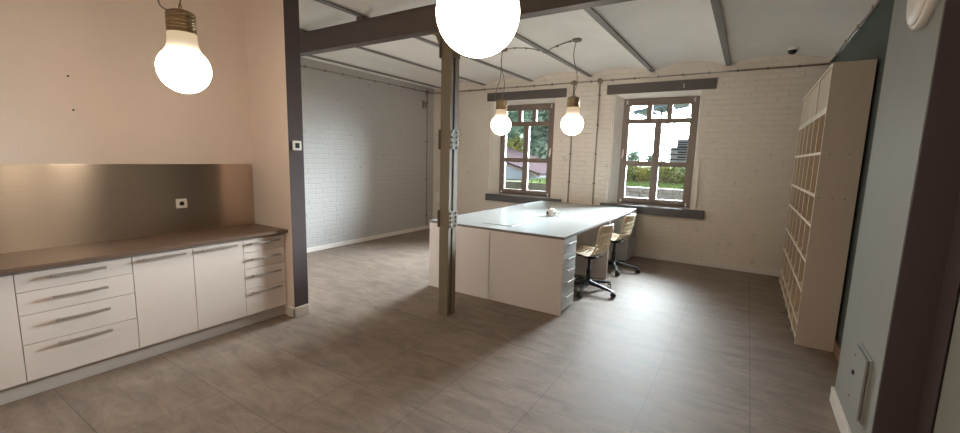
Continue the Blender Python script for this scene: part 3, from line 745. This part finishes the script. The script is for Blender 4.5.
def tree(x, y, z0, h, r, seed, label, mat='leaf_a', n=1700, size=.11, nc=9):
    rnd = random.Random(seed)
    t = thing('tree', label, 'tree', (x, y, z0), 'trees outside the windows')
    m = MB(); m.tube([(x, y, z0-.05), (x+.05, y, z0+h*.3), (x-.04, y+.05, z0+h*.6), (x, y, z0+h*.9)], [.13, .10, .07, .02], 8)
    for k in range(7):
        a = rnd.uniform(0, 2*PI); zz = z0+h*(.3+.08*k); m.tube([(x, y, zz), (x+r*.4*math.cos(a), y+r*.4*math.sin(a), zz+h*.1), (x+r*.8*math.cos(a), y+r*.8*math.sin(a), zz+h*.16)], [.045, .03, .01], 6)
    m.build('trunk', 'bark', t)
    m = MB()
    for k in range(nc):
        a = 2.4*k; q = rnd.uniform(.3, .62)*r
        leaves(m, (x+q*math.cos(a), y+q*math.sin(a), z0+h*(.13+.80*k/(nc-1))), (r*.6, r*.6, h*.13), n//nc, size, rnd)
    m.build('crown', mat, t, recalc=False)
tree(-10.2, 17.6, .98, 4.6, 1.25, 1, 'tall green tree behind the shed, in the left half of the left window', n=6600, size=.17, nc=16)
tree(-7.25, 17.4, .98, 4.4, 1.25, 2, 'tall green tree behind the shed, in the right half of the left window', n=6600, size=.17, nc=16)
tree(-11.4, 22.5, .98, 6.4, 2.6, 5, 'tallest tree, farthest back behind the shed', n=6400, size=.27, nc=16)
tree(-8.35, 15.75, .98, 1.45, .5, 4, 'low yellow green tree just above the shed roof', 'leaf_b', n=900, size=.07)
def bush(x, y, z0, r, h, seed, label, mat='leaf_c', n=700):
    rnd = random.Random(seed); m = MB()
    for k in range(5):
        leaves(m, (x+rnd.uniform(-.5,.5)*r, y+rnd.uniform(-.4,.4)*r, z0+h*rnd.uniform(.25, .68)), (r*.62, r*.6, h*.36), n//5, .06, rnd)
    for k in range(9):
        a = rnd.uniform(0, 2*PI); m.tube([(x+.1*math.cos(a), y+.1*math.sin(a), z0-.03), (x+r*.7*math.cos(a), y+r*.7*math.sin(a), z0+h*.7)], [.015, .006], 5)
    tag(m.build('bush', mat, recalc=False), label, 'bush', 'bushes behind the stone wall')
bush(-6.55, 15.7, .98, .45, .5, 77, 'low green bush seen beside the shed under its roof edge', 'leaf_d')
rnd = random.Random(21)
t = thing('hedge', 'long wild hedge with yellowing leaves behind the stone wall, in the right window', 'hedge', (-2.2, 13.0, .98))
mg, my, ms = MB(), MB(), MB(); x = -4.6
while x < .2:
    h = rnd.uniform(.40, .62); leaves(my if rnd.random() < .3 else mg, (x, 13.0+rnd.uniform(-.12, .12), .98+h*.5), (.26, .3, h*.55), 330, .05, rnd)
    for _ in range(3):
        a = rnd.uniform(-.12, .12); ms.tube([(x+a, 13.0, .96), (x+a*2, 13.0+rnd.uniform(-.1, .1), .98+h*1.0)], [.012, .004], 5)
    x += .14
mg.build('foliage', 'leaf_c', t, recalc=False); my.build('yellow_foliage', 'leaf_b', t, recalc=False, label='yellowing leaves of the hedge'); ms.build('stems', 'bark', t)
for k, (x, y) in enumerate(((-16.5, 62), (-13.6, 60), (-10.9, 61))):
    tree(x, y, .98, 2.2-.3*k, 1.1, 40+k, ['leftmost', 'middle', 'rightmost'][k] + ' of three small far trees on the horizon in the right window', n=700, size=.22)
m = MB(); rnd = random.Random(9)
for _ in range(5200):
    x, y = rnd.uniform(-5.0, 2), rnd.uniform(9.9, 12.2)
    
    h = rnd.uniform(.05, .13); a = rnd.uniform(0, PI); c, s = .014*math.cos(a), .014*math.sin(a); l = rnd.uniform(-.04, .04)
    m.b.faces.new([m.b.verts.new((x-c, y-s, .975)), m.b.verts.new((x+c, y+s, .975)), m.b.verts.new((x+l, y+l, .98+h))])
m.box(-5.05, 2, 9.86, 12.3, .97, .985)
tag(m.build('grass', 'grass', recalc=False), 'short green grass strip outside behind the stone wall', 'grass', kind='stuff')
# shed, gable end towards the room
t = thing('shed', 'pale shed with a sloping red tiled roof outside the left window', 'shed', (-6.6, 12.2, .98))
ys = 11.2; xr = -5.60
m = MB(); m.prism([(-8.2, .5), (xr, .5), (xr, 1.28), (-8.2, 1.98)], 1, ys, ys+3.2); m.build('walls', 'shed', t)
m = MB(); m.prism([(-8.35, 2.03), (xr+.62, 1.12), (xr+.62, 1.19), (-8.35, 2.10)], 1, ys-.18, ys+3.4)
m.build('roof', 'rooftile', t)
m = MB(); m.prism([(-8.35, 1.99), (xr+.62, 1.08), (xr+.62, 1.13), (-8.35, 2.05)], 1, ys-.20, ys-.175); m.build('barge_board', 'winframe', t)
# far block of flats, a steel lattice mast and a canopy roof in the right window
t = thing('apartment_building', 'distant grey block with balcony bands outside the right window', 'building', (-11, 92, .98))
bx0, bx1 = -12.2, -9.9
MB().box(bx0, bx1, 90, 95, .98, 5.9).build('walls', 'far_wall', t)
MB().box(bx0-1.2, bx0, 91, 95, .98, 4.6).build('side_wing', 'far_wall', t)
for k in range(4):
    z = 2.0+k*.95; MB().box(bx0-1.3, bx1+.1, 89.2, 90.05, z, z+.26).build('balcony', 'far_dark', t)
    MB().box(bx0+.3, bx1-.3, 89.95, 90.02, z+.40, z+.75).build('window_band', 'far_dark', t)
MB().box(bx0-.2, bx1+.2, 89.8, 95.2, 5.9, 6.1).build('roof', 'far_dark', t)
t = thing('steel_mast', 'blue grey lattice steel mast outside the right window', 'mast', (-2.30, 14, .98))
for dx, dy in ((-.09, -.09), (.09, -.09), (-.09, .09), (.09, .09)):
    MB().box(-2.30+dx-.018, -2.30+dx+.018, 14+dy-.018, 14+dy+.018, .98, 3.8).build('upright', 'mast', t)
m = MB(); z = .9
while z < 3.6:
    for dy in (-.09, .09): m.tube([(-2.39, 14+dy, z), (-2.21, 14+dy, z+.2)], .009, 5); m.tube([(-2.21, 14+dy, z+.2), (-2.39, 14+dy, z+.4)], .009, 5)
    z += .4
m.build('lattice', 'mast', t)
t = thing('canopy_roof', 'grey canopy roof on the mast, seen through the top panes of the right window', 'canopy', (-2.2, 14, 3.2))
m = MB(); m.prism([(-3.1, 3.02), (-.6, 3.55), (-.6, 3.64), (-3.1, 3.11)], 1, 13.4, 14.8); m.build('roof_sheet', 'mast', t)
m = MB()
for k in range(6):
    x = -3.0+k*.45; z = 3.02+(x+3.1)*.212; m.box(x-.02, x+.02, 13.42, 14.78, z-.07, z+.01)
m.build('rafters', 'mast', t)

# ------------------------------------------------------------------ sky, portals, camera
SKY_BASE, SKY_GLOW = .9, 135
W = bpy.data.worlds.new('overcast_sky'); S.world = W; W.use_nodes = True; nt = W.node_tree; L = nt.links.new
bg = nt.nodes['Background']; tc = nt.nodes.new('ShaderNodeTexCoord'); n = nt.nodes.new('ShaderNodeTexNoise')
n.inputs['Scale'].default_value = 2.5; n.inputs['Detail'].default_value = 5; L(tc.outputs['Generated'], n.inputs['Vector'])
cr = nt.nodes.new('ShaderNodeValToRGB'); cr.color_ramp.elements[0].position = .35; cr.color_ramp.elements[0].color = (.74,.85,1,1)
cr.color_ramp.elements[1].position = .65; cr.color_ramp.elements[1].color = (.93,.97,1,1)
L(n.outputs['Fac'], cr.inputs[0]); L(cr.outputs[0], bg.inputs['Color'])
# the veiled sun brightens the sky on the window side
dt = nt.nodes.new('ShaderNodeVectorMath'); dt.operation = 'DOT_PRODUCT'; dt.inputs[1].default_value = Vector((.24, .92, .28)).normalized()
L(tc.outputs['Generated'], dt.inputs[0])
mxx = nt.nodes.new('ShaderNodeMath'); mxx.operation = 'MAXIMUM'; mxx.inputs[1].default_value = 0; L(dt.outputs['Value'], mxx.inputs[0])
pw = nt.nodes.new('ShaderNodeMath'); pw.operation = 'POWER'; pw.inputs[1].default_value = 9; L(mxx.outputs[0], pw.inputs[0])
ma = nt.nodes.new('ShaderNodeMath'); ma.operation = 'MULTIPLY_ADD'; ma.inputs[1].default_value = SKY_GLOW; ma.inputs[2].default_value = SKY_BASE
L(pw.outputs[0], ma.inputs[0]); L(ma.outputs[0], bg.inputs['Strength'])
def portal(x0, x1, z0, z1, y, ry):
    l = bpy.data.lights.new('sky_portal', 'AREA'); l.shape = 'RECTANGLE'; l.size = x1-x0; l.size_y = z1-z0
    l.cycles.is_portal = True
    o = bpy.data.objects.new('sky_portal', l); COL.objects.link(o); o.location = ((x0+x1)/2, y, (z0+z1)/2); o.rotation_euler = (ry, 0, 0)
for w in WIN: portal(w['f'][0], w['f'][1], FZ0, FZ1, YO-.02, -PI/2)

yaw, pitch, roll, fpx, H = -.56294, -.14017, .02594, 420.24, 1.6
fw = Vector((math.sin(yaw)*math.cos(pitch), math.cos(yaw)*math.cos(pitch), math.sin(pitch)))
rt = Vector((math.cos(yaw), -math.sin(yaw), 0)); up = rt.cross(fw)
r2 = rt*math.cos(roll)+up*math.sin(roll); u2 = up*math.cos(roll)-rt*math.sin(roll)
cam = bpy.data.cameras.new('camera'); co = bpy.data.objects.new('camera', cam); COL.objects.link(co)
cam.sensor_fit = 'HORIZONTAL'; cam.sensor_width = 36; cam.lens = fpx/960*36; cam.clip_start = .05; cam.clip_end = 300
mt = Matrix((r2, u2, -fw)).transposed().to_4x4(); mt.translation = Vector((0, 0, H)); co.matrix_world = mt
S.camera = co
S.view_settings.view_transform = 'Standard'; S.view_settings.look = 'None'; S.view_settings.exposure = 1.33; S.view_settings.gamma = 1
S.view_settings.use_curve_mapping = False
S.cycles.max_bounces = 10; S.cycles.diffuse_bounces = 6; S.cycles.transparent_max_bounces = 12; S.cycles.caustics_reflective = False; S.cycles.caustics_refractive = False
S.cycles.sample_clamp_indirect = 8
